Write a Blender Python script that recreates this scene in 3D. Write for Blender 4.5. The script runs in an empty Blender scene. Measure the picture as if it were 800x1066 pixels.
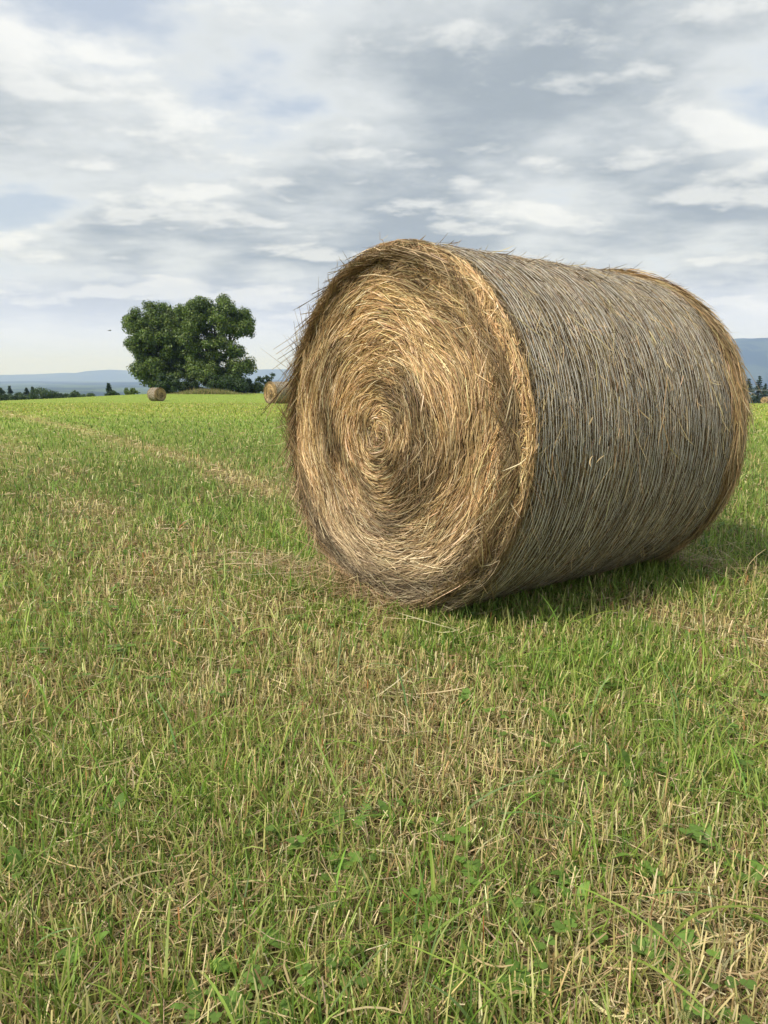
import bpy, math
import numpy as np
from mathutils import Matrix, Vector

rng = np.random.default_rng(11)
PI = math.pi
scene = bpy.context.scene
COL = scene.collection
CAM_Z = 0.96
F = 770.0            # focal length in pixels of the 800 px wide photograph
HOR = 392.0

# ------------------------------------------------------------------ helpers
def link(o, parent=None):
    COL.objects.link(o)
    if parent is not None:
        o.parent = parent
    return o

def empty(name, loc=(0, 0, 0), rz=0.0):
    o = bpy.data.objects.new(name, None)
    o.location = loc
    o.rotation_euler = (0, 0, rz)
    o.empty_display_size = 0.2
    return link(o)

def tag(o, label=None, cat=None, group=None, kind=None):
    if label: o['label'] = label
    if cat: o['category'] = cat
    if group: o['group'] = group
    if kind: o['kind'] = kind
    return o

def mesh_np(name, verts, quads=None, tris=None, col=None, mat=None, parent=None, smooth=False, uv=None):
    """one mesh object from numpy arrays"""
    me = bpy.data.meshes.new(name)
    verts = np.asarray(verts, np.float32)
    me.vertices.add(len(verts))
    me.vertices.foreach_set('co', verts.ravel())
    loops, starts, tot = [], [], 0
    if quads is not None and len(quads):
        q = np.asarray(quads, np.int32)
        loops.append(q.ravel()); starts.append(np.arange(len(q), dtype=np.int32) * 4 + tot); tot += q.size
    if tris is not None and len(tris):
        t = np.asarray(tris, np.int32)
        loops.append(t.ravel()); starts.append(np.arange(len(t), dtype=np.int32) * 3 + tot); tot += t.size
    loops = np.concatenate(loops); starts = np.concatenate(starts)
    me.loops.add(len(loops)); me.loops.foreach_set('vertex_index', loops)
    me.polygons.add(len(starts)); me.polygons.foreach_set('loop_start', starts)
    if smooth:
        me.polygons.foreach_set('use_smooth', np.ones(len(starts), bool))
    me.update(calc_edges=True)
    if col is not None:
        a = me.attributes.new('Col', 'FLOAT_COLOR', 'POINT')
        c = np.ones((len(verts), 4), np.float32); c[:, :3] = col
        a.data.foreach_set('color', c.ravel())
    if mat is not None:
        me.materials.append(mat)
    o = bpy.data.objects.new(name, me)
    return link(o, parent)

def ribbon_arrays(P, S, W, C):
    """P (N,K,3) centre lines, S (N,K,3) or (N,1,3) side vectors, W (N,K) half widths, C (N,3) or (N,K,3)"""
    N, K, _ = P.shape
    A = P - S * W[:, :, None]
    B = P + S * W[:, :, None]
    V = np.stack([A, B], 2).reshape(N * K * 2, 3)
    i = (np.arange(N)[:, None] * K + np.arange(K - 1)[None, :]) * 2
    Q = np.stack([i, i + 1, i + 3, i + 2], -1).reshape(-1, 4)
    if C.ndim == 2:
        C = np.repeat(C[:, None, :], K, 1)
    CC = np.repeat(C[:, :, None, :], 2, 2).reshape(-1, 3)
    return V, Q, CC

def join_arrays(parts):
    V, Q, C, n = [], [], [], 0
    for v, q, c in parts:
        V.append(v); Q.append(q + n); C.append(c); n += len(v)
    return np.concatenate(V), np.concatenate(Q), np.concatenate(C)

def unit(v):
    return v / np.maximum(np.linalg.norm(v, axis=-1, keepdims=True), 1e-9)

def smooth(a, b, x):
    t = np.clip((x - a) / (b - a), 0, 1)
    return t * t * (3 - 2 * t)

def hash2(ix, iy, seed=0):
    h = (ix.astype(np.int64) * 374761393 + iy.astype(np.int64) * 668265263 + seed * 1274126177) & 0xffffffff
    h = ((h ^ (h >> 13)) * 1274126177) & 0xffffffff
    return ((h ^ (h >> 16)) & 0xffff) / 65535.0

def vnoise(x, y, seed=0):
    x = np.asarray(x, float); y = np.asarray(y, float)
    ix, iy = np.floor(x), np.floor(y)
    fx, fy = x - ix, y - iy
    fx = fx * fx * (3 - 2 * fx); fy = fy * fy * (3 - 2 * fy)
    a = hash2(ix, iy, seed); b = hash2(ix + 1, iy, seed); c = hash2(ix, iy + 1, seed); d = hash2(ix + 1, iy + 1, seed)
    return (a * (1 - fx) + b * fx) * (1 - fy) + (c * (1 - fx) + d * fx) * fy

def fbm(x, y, oct=4, seed=0):
    s, a, t = 0, 0.5, 0
    for k in range(oct):
        s = s + a * vnoise(x * 2 ** k, y * 2 ** k, seed + 17 * k); t += a; a *= 0.5
    return s / t

def pick(pal, n):
    """n colours from a palette of (weight, rgb), softly jittered"""
    w = np.array([p[0] for p in pal], float); w /= w.sum()
    c = np.array([p[1] for p in pal], float)
    out = c[rng.choice(len(pal), n, p=w)]
    return np.clip(out * rng.normal(1, 0.16, (n, 1)) * rng.normal(1, 0.05, (n, 3)), 0.004, 0.9)

# ------------------------------------------------------------------ terrain
_by = np.array([-2000, -60, -20, 0, 12, 20, 28, 47, 77, 110, 140, 160, 200, 300, 500, 1000, 1600])
_bz = np.array([-60, -3, -.6, 0, 0, -.06, -.22, -.74, -1.78, -2.75, -3.75, -4.7, -7.6, -16, -33, -60, -66])
_bx = np.array([-1600, -500, -250, -120, -60, 0, 60, 120, 250, 500, 1600])
_dx = np.array([-20, -14, -8, -1.6, -.55, 0, -.95, -1.9, -6, -12, -18])

def ground_z(x, y):
    x = np.asarray(x, float); y = np.asarray(y, float)
    # softened interpolation of the profile along the view
    z = (np.interp(y - 2.5, _by, _bz) + 2 * np.interp(y, _by, _bz) + np.interp(y + 2.5, _by, _bz)) / 4
    z = z + np.interp(x, _bx, _dx) * smooth(30, 160, np.abs(x) + np.abs(y) * .3)
    z = z + 1.45 * np.exp(-0.5 * ((x + 26) / 18) ** 2 - 0.5 * ((y - 114) / 17) ** 2)
    z = z + .55 * np.exp(-0.5 * ((x - 75) / 25) ** 2 - 0.5 * ((y - 144) / 17) ** 2)
    r = np.hypot(x, y)
    z = z + (fbm(x * .9 + 31, y * .9 + 7, 3, 3) - .5) * .05 * smooth(.5, 2, r)
    return np.maximum(z, -66.0)

def at(px, d):
    """ground point at depth d under photograph column px"""
    x = (px - 400) / F * d
    return x, d, float(ground_z(x, d))

# ------------------------------------------------------------------ materials
def new_mat(name):
    m = bpy.data.materials.new(name); m.use_nodes = True
    nt = m.node_tree; nt.nodes.clear()
    return m, nt, nt.nodes, nt.links

def strand_mat(name, trans=0.2, rough=0.6, spec=0.25, var=0.0):
    m, nt, N, L = new_mat(name)
    out = N.new('ShaderNodeOutputMaterial')
    at_ = N.new('ShaderNodeAttribute'); at_.attribute_name = 'Col'
    p = N.new('ShaderNodeBsdfPrincipled'); p.inputs['Roughness'].default_value = rough
    p.inputs['Specular IOR Level'].default_value = spec
    t = N.new('ShaderNodeBsdfTranslucent'); mx = N.new('ShaderNodeMixShader'); mx.inputs[0].default_value = trans
    L.new(at_.outputs['Color'], p.inputs['Base Color']); L.new(at_.outputs['Color'], t.inputs['Color'])
    L.new(p.outputs[0], mx.inputs[1]); L.new(t.outputs[0], mx.inputs[2]); L.new(mx.outputs[0], out.inputs[0])
    return m

def noise_mat(name, stops, scale=5.0, detail=8, rough=.9, coord='Object', stretch=(1, 1, 1), bump=0.0, spec=.15):
    m, nt, N, L = new_mat(name)
    out = N.new('ShaderNodeOutputMaterial'); p = N.new('ShaderNodeBsdfPrincipled')
    p.inputs['Roughness'].default_value = rough; p.inputs['Specular IOR Level'].default_value = spec
    tc = N.new('ShaderNodeTexCoord'); mp = N.new('ShaderNodeMapping'); mp.inputs['Scale'].default_value = stretch
    nz = N.new('ShaderNodeTexNoise'); nz.inputs['Scale'].default_value = scale; nz.inputs['Detail'].default_value = detail
    rp = N.new('ShaderNodeValToRGB'); cr = rp.color_ramp
    while len(cr.elements) < len(stops): cr.elements.new(.5)
    for e, (pos, c) in zip(cr.elements, stops):
        e.position = pos; e.color = (*c, 1)
    L.new(tc.outputs[coord], mp.inputs[0]); L.new(mp.outputs[0], nz.inputs[0]); L.new(nz.outputs[0], rp.inputs[0])
    L.new(rp.outputs[0], p.inputs['Base Color']); L.new(p.outputs[0], out.inputs[0])
    if bump:
        b = N.new('ShaderNodeBump'); b.inputs['Strength'].default_value = bump; b.inputs['Distance'].default_value = .02
        L.new(nz.outputs[0], b.inputs['Height']); L.new(b.outputs[0], p.inputs['Normal'])
    return m

M_straw = strand_mat('straw', .12, .55, .3)
M_wound = strand_mat('weathered_straw', .10, .6, .25)
M_net = strand_mat('net_thread', .1, .45, .4)
M_grass = strand_mat('grass_blade', .45, .5, .4)
M_dry = strand_mat('dry_stalk', .18, .6, .25)
M_leaf = strand_mat('tree_leaf', .30, .5, .35)
M_weed = strand_mat('weed_leaf', .32, .5, .35)
M_core = noise_mat('packed_straw', [(.3, (.07, .045, .02)), (.55, (.16, .105, .05)), (.8, (.26, .18, .09))], 40, 6, stretch=(1, 1, 1), bump=.6)
M_bark = noise_mat('bark', [(.3, (.035, .027, .02)), (.7, (.11, .09, .07))], 6, 6, stretch=(4, 4, 1), bump=.5)
M_feather = noise_mat('feather', [(.3, (.02, .02, .02)), (.7, (.05, .045, .04))], 10)
M_wire = noise_mat('galvanised_wire', [(.3, (.5, .5, .5)), (.7, (.62, .62, .61))], 3, rough=.5)
M_wood = noise_mat('weathered_wood', [(.3, (.12, .09, .065)), (.7, (.24, .2, .16))], 4, 6, stretch=(6, 6, .6))

# ------------------------------------------------------------------ how straw-coloured the mown rows are
ROW = np.array([.835, .55])
def straw_share(x, y):
    d = np.hypot(x, y)
    s = x * ROW[0] + y * ROW[1] + (fbm(x * .35, y * .35, 3, 5) - .5) * .5
    v = .37 + .24 * np.exp(-((s - 1.2) / .38) ** 2) + .75 * np.exp(-((s - 2.72) / .19) ** 2) \
        - .20 * np.exp(-((s - 1.95) / .3) ** 2) - .24 * smooth(3.0, 3.6, s)
    for k, (c, w) in enumerate([(4.35, .16), (7.0, .22), (9.6, .22), (12.3, .3), (16, .4), (21, .5)]):
        v = v + .16 * np.exp(-((s - c) / w) ** 2)
    v = v + (fbm(x * 1.9 + 9, y * 1.9, 4, 9) - .5) * .85 * (1 - .6 * smooth(5, 14, d))
    v = v - .24 * smooth(2.8, 7, d)
    return np.clip(v, .03, .97)

# ------------------------------------------------------------------ the ground sheet
def build_ground():
    rings = np.concatenate([[0.0], np.geomspace(.25, 160, 150), np.geomspace(170, 26000, 60)])
    na = 300
    th = np.linspace(0, 2 * PI, na, endpoint=False)
    X = rings[:, None] * np.cos(th); Y = rings[:, None] * np.sin(th)
    Z = ground_z(X, Y)
    V = np.stack([X, Y, Z], -1).reshape(-1, 3)
    i = np.arange(len(rings) - 1)[:, None] * na; j = np.arange(na)[None, :]; j2 = (j + 1) % na
    Q = np.stack([i + j, i + na + j, i + na + j2, i + j2], -1).reshape(-1, 4)
    x, y = V[:, 0], V[:, 1]; d = np.hypot(x, y)
    ss = straw_share(x, y)[:, None]
    soil = np.array([.10, .075, .042]); thatch = np.array([.19, .14, .07]); green = np.array([.10, .135, .03])
    near = soil * (1 - ss) * .6 + thatch * (ss * .6 + .4 * .5) + green * .15
    fieldc = np.array([.22, .30, .06]) * (1 - ss) + np.array([.38, .35, .14]) * ss
    t = smooth(3, 18, d)[:, None]
    c = near * (1 - t) + fieldc * t
    # the valley beyond the field: woods and meadows
    wv = fbm(x * .004, y * .004, 4, 41)
    val = np.where((wv > .5)[:, None], np.array([.03, .05, .018]), np.array([.085, .125, .035]))
    out = smooth(180, 240, d)[:, None]
    c = c * (1 - out) + val * out
    m, nt, N, L = new_mat('meadow_ground')
    o_ = N.new('ShaderNodeOutputMaterial'); p = N.new('ShaderNodeBsdfPrincipled')
    p.inputs['Roughness'].default_value = 1; p.inputs['Specular IOR Level'].default_value = .05
    a = N.new('ShaderNodeAttribute'); a.attribute_name = 'Col'
    tc = N.new('ShaderNodeTexCoord')
    n1 = N.new('ShaderNodeTexNoise'); n1.inputs['Scale'].default_value = 45; n1.inputs['Detail'].default_value = 9; n1.inputs['Roughness'].default_value = .7
    n2 = N.new('ShaderNodeTexNoise'); n2.inputs['Scale'].default_value = 1.3; n2.inputs['Detail'].default_value = 6
    L.new(tc.outputs['Object'], n1.inputs[0]); L.new(tc.outputs['Object'], n2.inputs[0])
    r1 = N.new('ShaderNodeMapRange'); r1.inputs[1].default_value = .3; r1.inputs[2].default_value = .7; r1.inputs[3].default_value = .45; r1.inputs[4].default_value = 1.5
    r2 = N.new('ShaderNodeMapRange'); r2.inputs[1].default_value = .3; r2.inputs[2].default_value = .7; r2.inputs[3].default_value = .8; r2.inputs[4].default_value = 1.2
    L.new(n1.outputs[0], r1.inputs[0]); L.new(n2.outputs[0], r2.inputs[0])
    mu = N.new('ShaderNodeMath'); mu.operation = 'MULTIPLY'; L.new(r1.outputs[0], mu.inputs[0]); L.new(r2.outputs[0], mu.inputs[1])
    mm = N.new('ShaderNodeVectorMath'); mm.operation = 'SCALE'
    L.new(a.outputs['Color'], mm.inputs[0]); L.new(mu.outputs[0], mm.inputs['Scale'])
    L.new(mm.outputs[0], p.inputs['Base Color'])
    b = N.new('ShaderNodeBump'); b.inputs['Strength'].default_value = .8; b.inputs['Distance'].default_value = .015
    L.new(n1.outputs[0], b.inputs['Height']); L.new(b.outputs[0], p.inputs['Normal'])
    L.new(p.outputs[0], o_.inputs[0])
    g = mesh_np('ground', V, Q, col=c, mat=m, smooth=True)
    tag(g, 'gently rolling mown hay field falling away to a wooded valley', 'field', kind='structure')

build_ground()

# ------------------------------------------------------------------ grass, stubble, thatch, weeds
BALE_YAW = math.radians(37.8)
BALE_L, BALE_R = 1.475, 0.745
BALE_C = np.array([.01 + math.cos(BALE_YAW) * BALE_L / 2, 3.03 + math.sin(BALE_YAW) * BALE_L / 2])

def scatter(n, rho_pow, d0, d1, half=.66):
    """n ground points in the sector ahead, density constant to d0 then falling as d**-rho_pow"""
    d = np.concatenate([np.linspace(.45, d0, 60), np.geomspace(d0, d1, 400)[1:]])
    pdf = d * np.where(d < d0, 1.0, (d / d0) ** -rho_pow)
    cdf = np.concatenate([[0], np.cumsum((pdf[1:] + pdf[:-1]) / 2 * np.diff(d))]); cdf /= cdf[-1]
    r = np.interp(rng.random(n), cdf, d)
    a = rng.uniform(-half, half, n)
    # the field goes on to either side of the view
    m = int(.85 * n)
    r2 = np.interp(rng.random(m) * np.interp(min(26, d1), d, cdf), cdf, d)
    a2 = rng.uniform(half, 1.75, m) * rng.choice([-1, 1], m)
    r, a = np.concatenate([r, r2]), np.concatenate([a, a2])
    return r * np.sin(a), r * np.cos(a)

def under_bale(x, y, pad=0.0):
    dx, dy = x - BALE_C[0], y - BALE_C[1]
    u = dx * math.cos(BALE_YAW) + dy * math.sin(BALE_YAW); w = -dx * math.sin(BALE_YAW) + dy * math.cos(BALE_YAW)
    return (np.abs(u) < BALE_L / 2 - .02 + pad) & (np.abs(w) < .2 + pad)

def blades(x, y, h, hw, lean, curve, C, K=4, tip=.06, yaw=None, taper=(1, .92, .66)):
    n = len(x)
    z = ground_z(x, y) - .004
    phi = rng.uniform(0, 2 * PI, n) if yaw is None else yaw
    ld = np.stack([np.cos(phi), np.sin(phi), np.zeros(n)], -1)
    t = np.linspace(0, 1, K)[None, :]
    out = h[:, None] * (np.sin(lean)[:, None] * t + curve[:, None] * t ** 2)
    up = h[:, None] * (np.cos(lean)[:, None] * t - .55 * curve[:, None] * t ** 2.5)
    P = np.zeros((n, K, 3))
    P[:, :, 0] = x[:, None] + ld[:, None, 0] * out
    P[:, :, 1] = y[:, None] + ld[:, None, 1] * out
    P[:, :, 2] = z[:, None] + np.maximum(up, .002)
    ps = phi + PI / 2 + rng.normal(0, .5, n)
    S = np.stack([np.cos(ps), np.sin(ps), rng.normal(0, .25, n)], -1)[:, None, :]
    prof = np.interp(np.linspace(0, 1, K), np.linspace(0, .75, len(taper)), taper); prof[-1] = tip
    W = hw[:, None] * prof[None, :]
    return ribbon_arrays(P, unit(S), W, C)

G_PAL = [(3, (.20, .32, .048)), (3, (.285, .40, .075)), (1.6, (.10, .19, .034)), (2.4, (.39, .47, .12)), (1.1, (.50, .49, .19))]
S_PAL = [(3, (.56, .46, .22)), (2, (.44, .34, .155)), (3.2, (.50, .48, .20)), (2.0, (.66, .57, .34)), (.7, (.26, .165, .075)), (.15, (.40, .19, .075))]
T_PAL = [(3, (.38, .29, .15)), (2.6, (.50, .40, .22)), (1.8, (.24, .165, .085)), (1.2, (.60, .51, .32)), (.8, (.32, .30, .12))]

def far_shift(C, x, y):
    """blade colour by distance: yellower and brighter far out, darker in the middle strip"""
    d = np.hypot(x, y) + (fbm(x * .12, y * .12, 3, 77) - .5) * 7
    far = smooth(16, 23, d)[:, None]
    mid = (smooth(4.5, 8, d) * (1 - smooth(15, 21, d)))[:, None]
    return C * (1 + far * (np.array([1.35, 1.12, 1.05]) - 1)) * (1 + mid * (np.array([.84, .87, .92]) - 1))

def build_grass():
    parts = []
    x, y = scatter(300000, 2.15, 2.0, 125)
    d = np.hypot(x, y); ss = straw_share(x, y)
    keep = (rng.random(len(x)) > ss * .85 - .05) & ~under_bale(x, y)
    x, y, d, ss = x[keep], y[keep], d[keep], ss[keep]
    n = len(x)
    tuft = fbm(x * 3.1, y * 3.1, 3, 21)
    h = rng.gamma(5, .0105, n) * (.5 + 1.0 * tuft) * (1.15 - .5 * ss)
    h = np.clip(h + (rng.random(n) < .03) * rng.uniform(.03, .10, n), .015, .19)
    far = smooth(5, 20, d); h = h * (1 - .15 * far)
    hw = rng.uniform(.0011, .0024, n) * (np.maximum(d, 1.8) / 1.8) ** .72
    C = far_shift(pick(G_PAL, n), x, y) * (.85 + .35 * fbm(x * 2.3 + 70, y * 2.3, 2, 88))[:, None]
    # drier blades where the row is straw
    k = (rng.random(n) < .35 * ss)[:, None]
    C = np.where(k, C * .35 + np.array([.36, .31, .12]) * .65, C)
    nearm = d < 4.5
    for mk, K in ((nearm, 5), (~nearm, 3)):
        parts.append(blades(x[mk], y[mk], h[mk], hw[mk], np.abs(rng.normal(.12, .24, mk.sum())), rng.gamma(1.5, .22, mk.sum()), C[mk], K))
    # long loose blades that stand out close by
    n = 620
    x, y = scatter(n, 2, 2.5, 6); k = ~under_bale(x, y); x, y = x[k], y[k]; n = len(x)
    parts.append(blades(x, y, rng.uniform(.10, .22, n), rng.uniform(.0018, .0036, n), rng.uniform(.1, .6, n), rng.uniform(.2, 1.0, n),
                        pick([(1, (.20, .34, .05)), (1, (.30, .41, .08)), (.5, (.17, .28, .09))], n), 7))
    # grass tufts left standing against the bale
    c, s = math.cos(BALE_YAW), math.sin(BALE_YAW)
    n = 5200
    u = rng.uniform(-BALE_L / 2 - .12, BALE_L / 2 + .2, n); w = -rng.gamma(2.2, .11, n) - .12
    x, y = BALE_C[0] + c * u - s * w, BALE_C[1] + s * u + c * w
    k = vnoise(x * 6, y * 6, 8) > .3; x, y = x[k], y[k]; n = len(x)
    parts.append(blades(x, y, rng.uniform(.04, .12, n), rng.uniform(.0014, .003, n), np.abs(rng.normal(.1, .2, n)), rng.gamma(1.5, .25, n), pick(G_PAL[:4], n), 5))
    n = 4200
    w = rng.uniform(-.62, .75, n); u = -BALE_L / 2 - .02 - rng.gamma(1.6, .10, n)
    x, y = BALE_C[0] + c * u - s * w, BALE_C[1] + s * u + c * w
    k = vnoise(x * 5, y * 5, 18) > .35; x, y = x[k], y[k]; n = len(x)
    parts.append(blades(x, y, rng.uniform(.03, .10, n), rng.uniform(.0014, .003, n), np.abs(rng.normal(.1, .2, n)), rng.gamma(1.5, .25, n), pick(G_PAL[:4], n), 5))
    V, Q, C = join_arrays(parts)
    o = mesh_np('grass', V, Q, col=C, mat=M_grass)
    tag(o, 'short green regrowth of grass blades all over the mown field', 'grass', kind='stuff')

def build_stubble():
    x, y = scatter(150000, 2.1, 2.2, 70)
    ss = straw_share(x, y); keep = (rng.random(len(x)) < ss * .9 + .16) & ~under_bale(x, y)
    x, y = x[keep], y[keep]; n = len(x); d = np.hypot(x, y)
    clump = fbm(x * 4, y * 4, 2, 51)
    h = rng.uniform(.025, .075, n) * (.7 + .7 * clump)
    hw = rng.uniform(.0009, .0019, n) * (np.maximum(d, 1.8) / 1.8) ** .72
    C = pick(S_PAL, n)
    g = smooth(4, 14, d)[:, None] * .35
    C = C * (1 - g) + np.array([.29, .32, .085]) * g
    V, Q, CC = blades(x, y, h, hw, np.abs(rng.normal(.08, .3, n)), rng.gamma(1.2, .08, n), C, 3, tip=.75, taper=(1, .95, .85))
    o = mesh_np('stubble', V, Q, col=CC, mat=M_dry)
    tag(o, 'pale straw coloured cut stalks standing in the mown field', 'stubble', kind='stuff')

def litter(x, y, ln, hw, C, zmax=.035, K=4, tilt=.22):
    n = len(x)
    z = ground_z(x, y) + rng.uniform(.002, 1, n) ** 2 * zmax
    phi = rng.uniform(0, 2 * PI, n); tl = rng.normal(0, tilt, n); cv = rng.normal(0, .5, n)
    t = np.linspace(-.5, .5, K)[None, :]
    ang = phi[:, None] + cv[:, None] * t
    st = ln[:, None] * t
    P = np.stack([x[:, None] + np.cos(ang) * st, y[:, None] + np.sin(ang) * st,
                  np.maximum(z[:, None] + st * np.sin(tl)[:, None], ground_z(x, y)[:, None] + .001) + np.zeros_like(ang)], -1)
    ps = phi + PI / 2
    S = unit(np.stack([np.cos(ps), np.sin(ps), rng.normal(0, .6, n)], -1))[:, None, :]
    W = hw[:, None] * np.array([.6] + [1] * (K - 2) + [.4])[None, :]
    return ribbon_arrays(P, S, W, C)

def build_thatch():
    parts = []
    x, y = scatter(170000, 2.1, 2.0, 45)
    ss = straw_share(x, y); keep = (rng.random(len(x)) < .16 + ss * .8) & ~under_bale(x, y)
    x, y = x[keep], y[keep]; n = len(x); d = np.hypot(x, y)
    parts.append(litter(x, y, rng.uniform(.03, .12, n), rng.uniform(.0006, .0015, n) * (np.maximum(d, 1.8) / 1.8) ** .75, pick(T_PAL, n)))
    # thicker stems lying loose on top
    x, y = scatter(650, 1.8, 2.0, 9); n = len(x)
    parts.append(litter(x, y, rng.uniform(.06, .17, n), rng.uniform(.0010, .0020, n), pick([(2, (.58, .49, .30)), (1, (.40, .31, .17))], n), .06, 5, .15))
    # straw spilled round the foot of the bale
    c, s = math.cos(BALE_YAW), math.sin(BALE_YAW)
    n = 2300
    w = rng.normal(.35, .36, n); u = -BALE_L / 2 - rng.gamma(1.3, .07, n)
    x, y = BALE_C[0] + c * u - s * w, BALE_C[1] + s * u + c * w
    parts.append(litter(x, y, rng.uniform(.06, .28, n), rng.uniform(.0008, .0018, n), pick(T_PAL[:4], n), .07, 5, .3))
    n = 2600
    w = rng.normal(-.1, .35, n); u = BALE_L / 2 + rng.gamma(1.2, .12, n)
    x, y = BALE_C[0] + c * u - s * w, BALE_C[1] + s * u + c * w
    parts.append(litter(x, y, rng.uniform(.06, .26, n), rng.uniform(.001, .0018, n), pick(T_PAL[:4], n), .08, 5, .35))
    # long pale stems lying by the left of the bale, as in the trampled strip
    for (px, py, ln, a) in [(262, 600, .34, .2), (285, 612, .4, -.25), (250, 580, .26, -.5), (300, 590, .3, .1), (220, 632, .24, .05), (235, 585, .2, -.8)]:
        dd = CAM_Z * F / (py - HOR) * .985; xx = (px - 400) / F * dd
        v = litter(np.full(5, xx) + rng.normal(0, .05, 5), np.full(5, dd) + rng.normal(0, .05, 5), np.full(5, ln), np.full(5, .0017), pick([(1, (.6, .5, .32))], 5), .07, 5, .12)
        parts.append(v)
    V, Q, C = join_arrays(parts)
    o = mesh_np('dry_thatch', V, Q, col=C, mat=M_dry)
    tag(o, 'dry straw litter lying between the grass blades', 'straw litter', kind='stuff')

def build_weeds():
    parts = []
    nplants = 560
    x0, y0 = scatter(nplants, 1.6, 1.9, 5.5)
    k = (vnoise(x0 * 1.7, y0 * 1.7, 61) > .35) & ~under_bale(x0, y0, .1); x0, y0 = x0[k], y0[k]
    # the larger rosettes that catch the eye in the foreground
    big = []
    pit = math.atan((533 - HOR) / F)
    for u, v in [(255, 1005), (300, 985), (690, 1012), (742, 1024), (545, 1025), (792, 925), (120, 845), (415, 830), (560, 770), (95, 985), (20, 905), (600, 940), (480, 1000), (365, 900), (700, 640), (660, 700)]:
        a = math.atan((v - 533) / F) + pit; dg = CAM_Z / math.tan(a)
        big.append(((u - 400) / F * (dg * math.cos(pit) + CAM_Z * math.sin(pit)), dg))
    plants = [(p, q, rng.random(), 1.0) for p, q in zip(x0, y0)] + [(p, q, .7, 1.05) for p, q in big]
    for px, py, typ, big_ in plants:
        base = np.array([px, py])
        if typ < .55:      # clover: trefoils on thin stalks
            for _ in range(rng.integers(3, 7)):
                q = base + rng.normal(0, .02, 2); hh = rng.uniform(.02, .05)
                zc = float(ground_z(q[0], q[1])) + hh; a0 = rng.uniform(0, 2 * PI)
                col = np.array([.14, .24, .045]) * rng.uniform(.7, 1.3)
                for j in range(3):
                    a = a0 + j * 2.09; ln = rng.uniform(.009, .016); t = np.linspace(0, 1, 4)
                    P = np.stack([q[0] + np.cos(a) * ln * t, q[1] + np.sin(a) * ln * t, zc + .3 * ln * t - .2 * ln * t * t], -1)[None]
                    S = np.array([[[-math.sin(a), math.cos(a), 0.0]]])
                    parts.append(ribbon_arrays(P, S, ln * np.array([[.12, .5, .55, .15]]), col[None]))
        elif typ < .85:    # broad pointed leaves
            for _ in range(rng.integers(3, 6)):
                a = rng.uniform(0, 2 * PI); ln = rng.uniform(.035, .08) * big_; el = rng.uniform(.25, 1.1); t = np.linspace(0, 1, 6)
                zg = float(ground_z(px, py))
                P = np.stack([px + np.cos(a) * ln * np.cos(el) * t, py + np.sin(a) * ln * np.cos(el) * t, zg + .01 + ln * np.sin(el) * t - .35 * ln * t ** 2.2], -1)[None]
                S = np.array([[[-math.sin(a), math.cos(a), rng.normal(0, .2)]]])
                parts.append(ribbon_arrays(P, S, ln * .17 * np.array([[.15, .7, 1, .9, .55, .04]]) * rng.uniform(.8, 1.3),
                                           (np.array([.15, .265, .05]) * rng.uniform(.7, 1.3))[None]))
        else:              # feathery yarrow leaf
            a = rng.uniform(0, 2 * PI); ln = rng.uniform(.05, .10); zg = float(ground_z(px, py)) + .015
            ts = np.linspace(.15, 1, 14); col = np.array([.13, .22, .06])
            ax = np.array([math.cos(a), math.sin(a), .5]); sd = np.array([-math.sin(a), math.cos(a), 0])
            for sgn in (-1, 1):
                b = np.array([px, py, zg]) + ax * ln * ts[:, None]
                e = b + (sd * sgn + ax * .5) * (ln * .17 * np.sin(ts * 2.6 + .3))[:, None]
                P = np.stack([b, (b + e) / 2, e], 1)
                parts.append(ribbon_arrays(P, np.tile(unit(ax)[None, None], (len(ts), 1, 1)), np.tile([[.0012, .0016, .0004]], (len(ts), 1)), np.tile(col, (len(ts), 1))))
    V, Q, C = join_arrays(parts)
    o = mesh_np('weeds', V, Q, col=C, mat=M_weed)
    tag(o, 'small clover and broad leaved weeds among the foreground grass', 'weeds', kind='stuff')

build_grass(); build_stubble(); build_thatch(); build_weeds()

# ------------------------------------------------------------------ round hay bales
GOLD = [(3, (.48, .335, .165)), (2.4, (.37, .245, .115)), (2, (.59, .445, .25)), (1.6, (.24, .15, .07)), (1.0, (.69, .56, .36)), (1.0, (.12, .075, .038))]
RIM = [(3, (.42, .31, .165)), (2.4, (.31, .215, .11)), (1.6, (.52, .41, .25)), (1.2, (.21, .14, .075)), (.6, (.11, .07, .04))]
GREY = [(3, (.39, .315, .20)), (2.4, (.29, .22, .13)), (1.8, (.48, .41, .29)), (1.3, (.17, .12, .07)), (.6, (.58, .51, .39))]

def settle(P):
    """a bale slumps a little: its belly flattens on the ground"""
    z = P[..., 2]
    lo = .10
    z2 = np.where(z < lo, lo - (lo - .0) * (1 - np.exp(-(lo - z) / lo)), z)
    P = P.copy(); P[..., 2] = z2
    P[..., 1] *= 1 + .018 * np.exp(-((z2 - .25) / .28) ** 2)
    return P

def face_depth(r, th, R):
    q = r / R
    dome = .035 * (1 - q ** 2) - .030 * smooth(.9, 1.03, q) - .02 * np.exp(-(q / .09) ** 2)
    dome = dome + .030 * (fbm(q * 8 + .16 * th, th * 1.6 + 3, 3, 5) - .5) + .04 * (fbm(q * 3.2 * np.cos(th) + 9, q * 3.2 * np.sin(th) + 9, 4, 14) - .5)
    return dome

def side_bulge(x, th, R, L):
    e = np.abs(x) / (L / 2)
    return -.035 * smooth(.90, 1.02, e) + .012 * (fbm(x * 5, th * 2.2, 2, 33) - .5)

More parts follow.
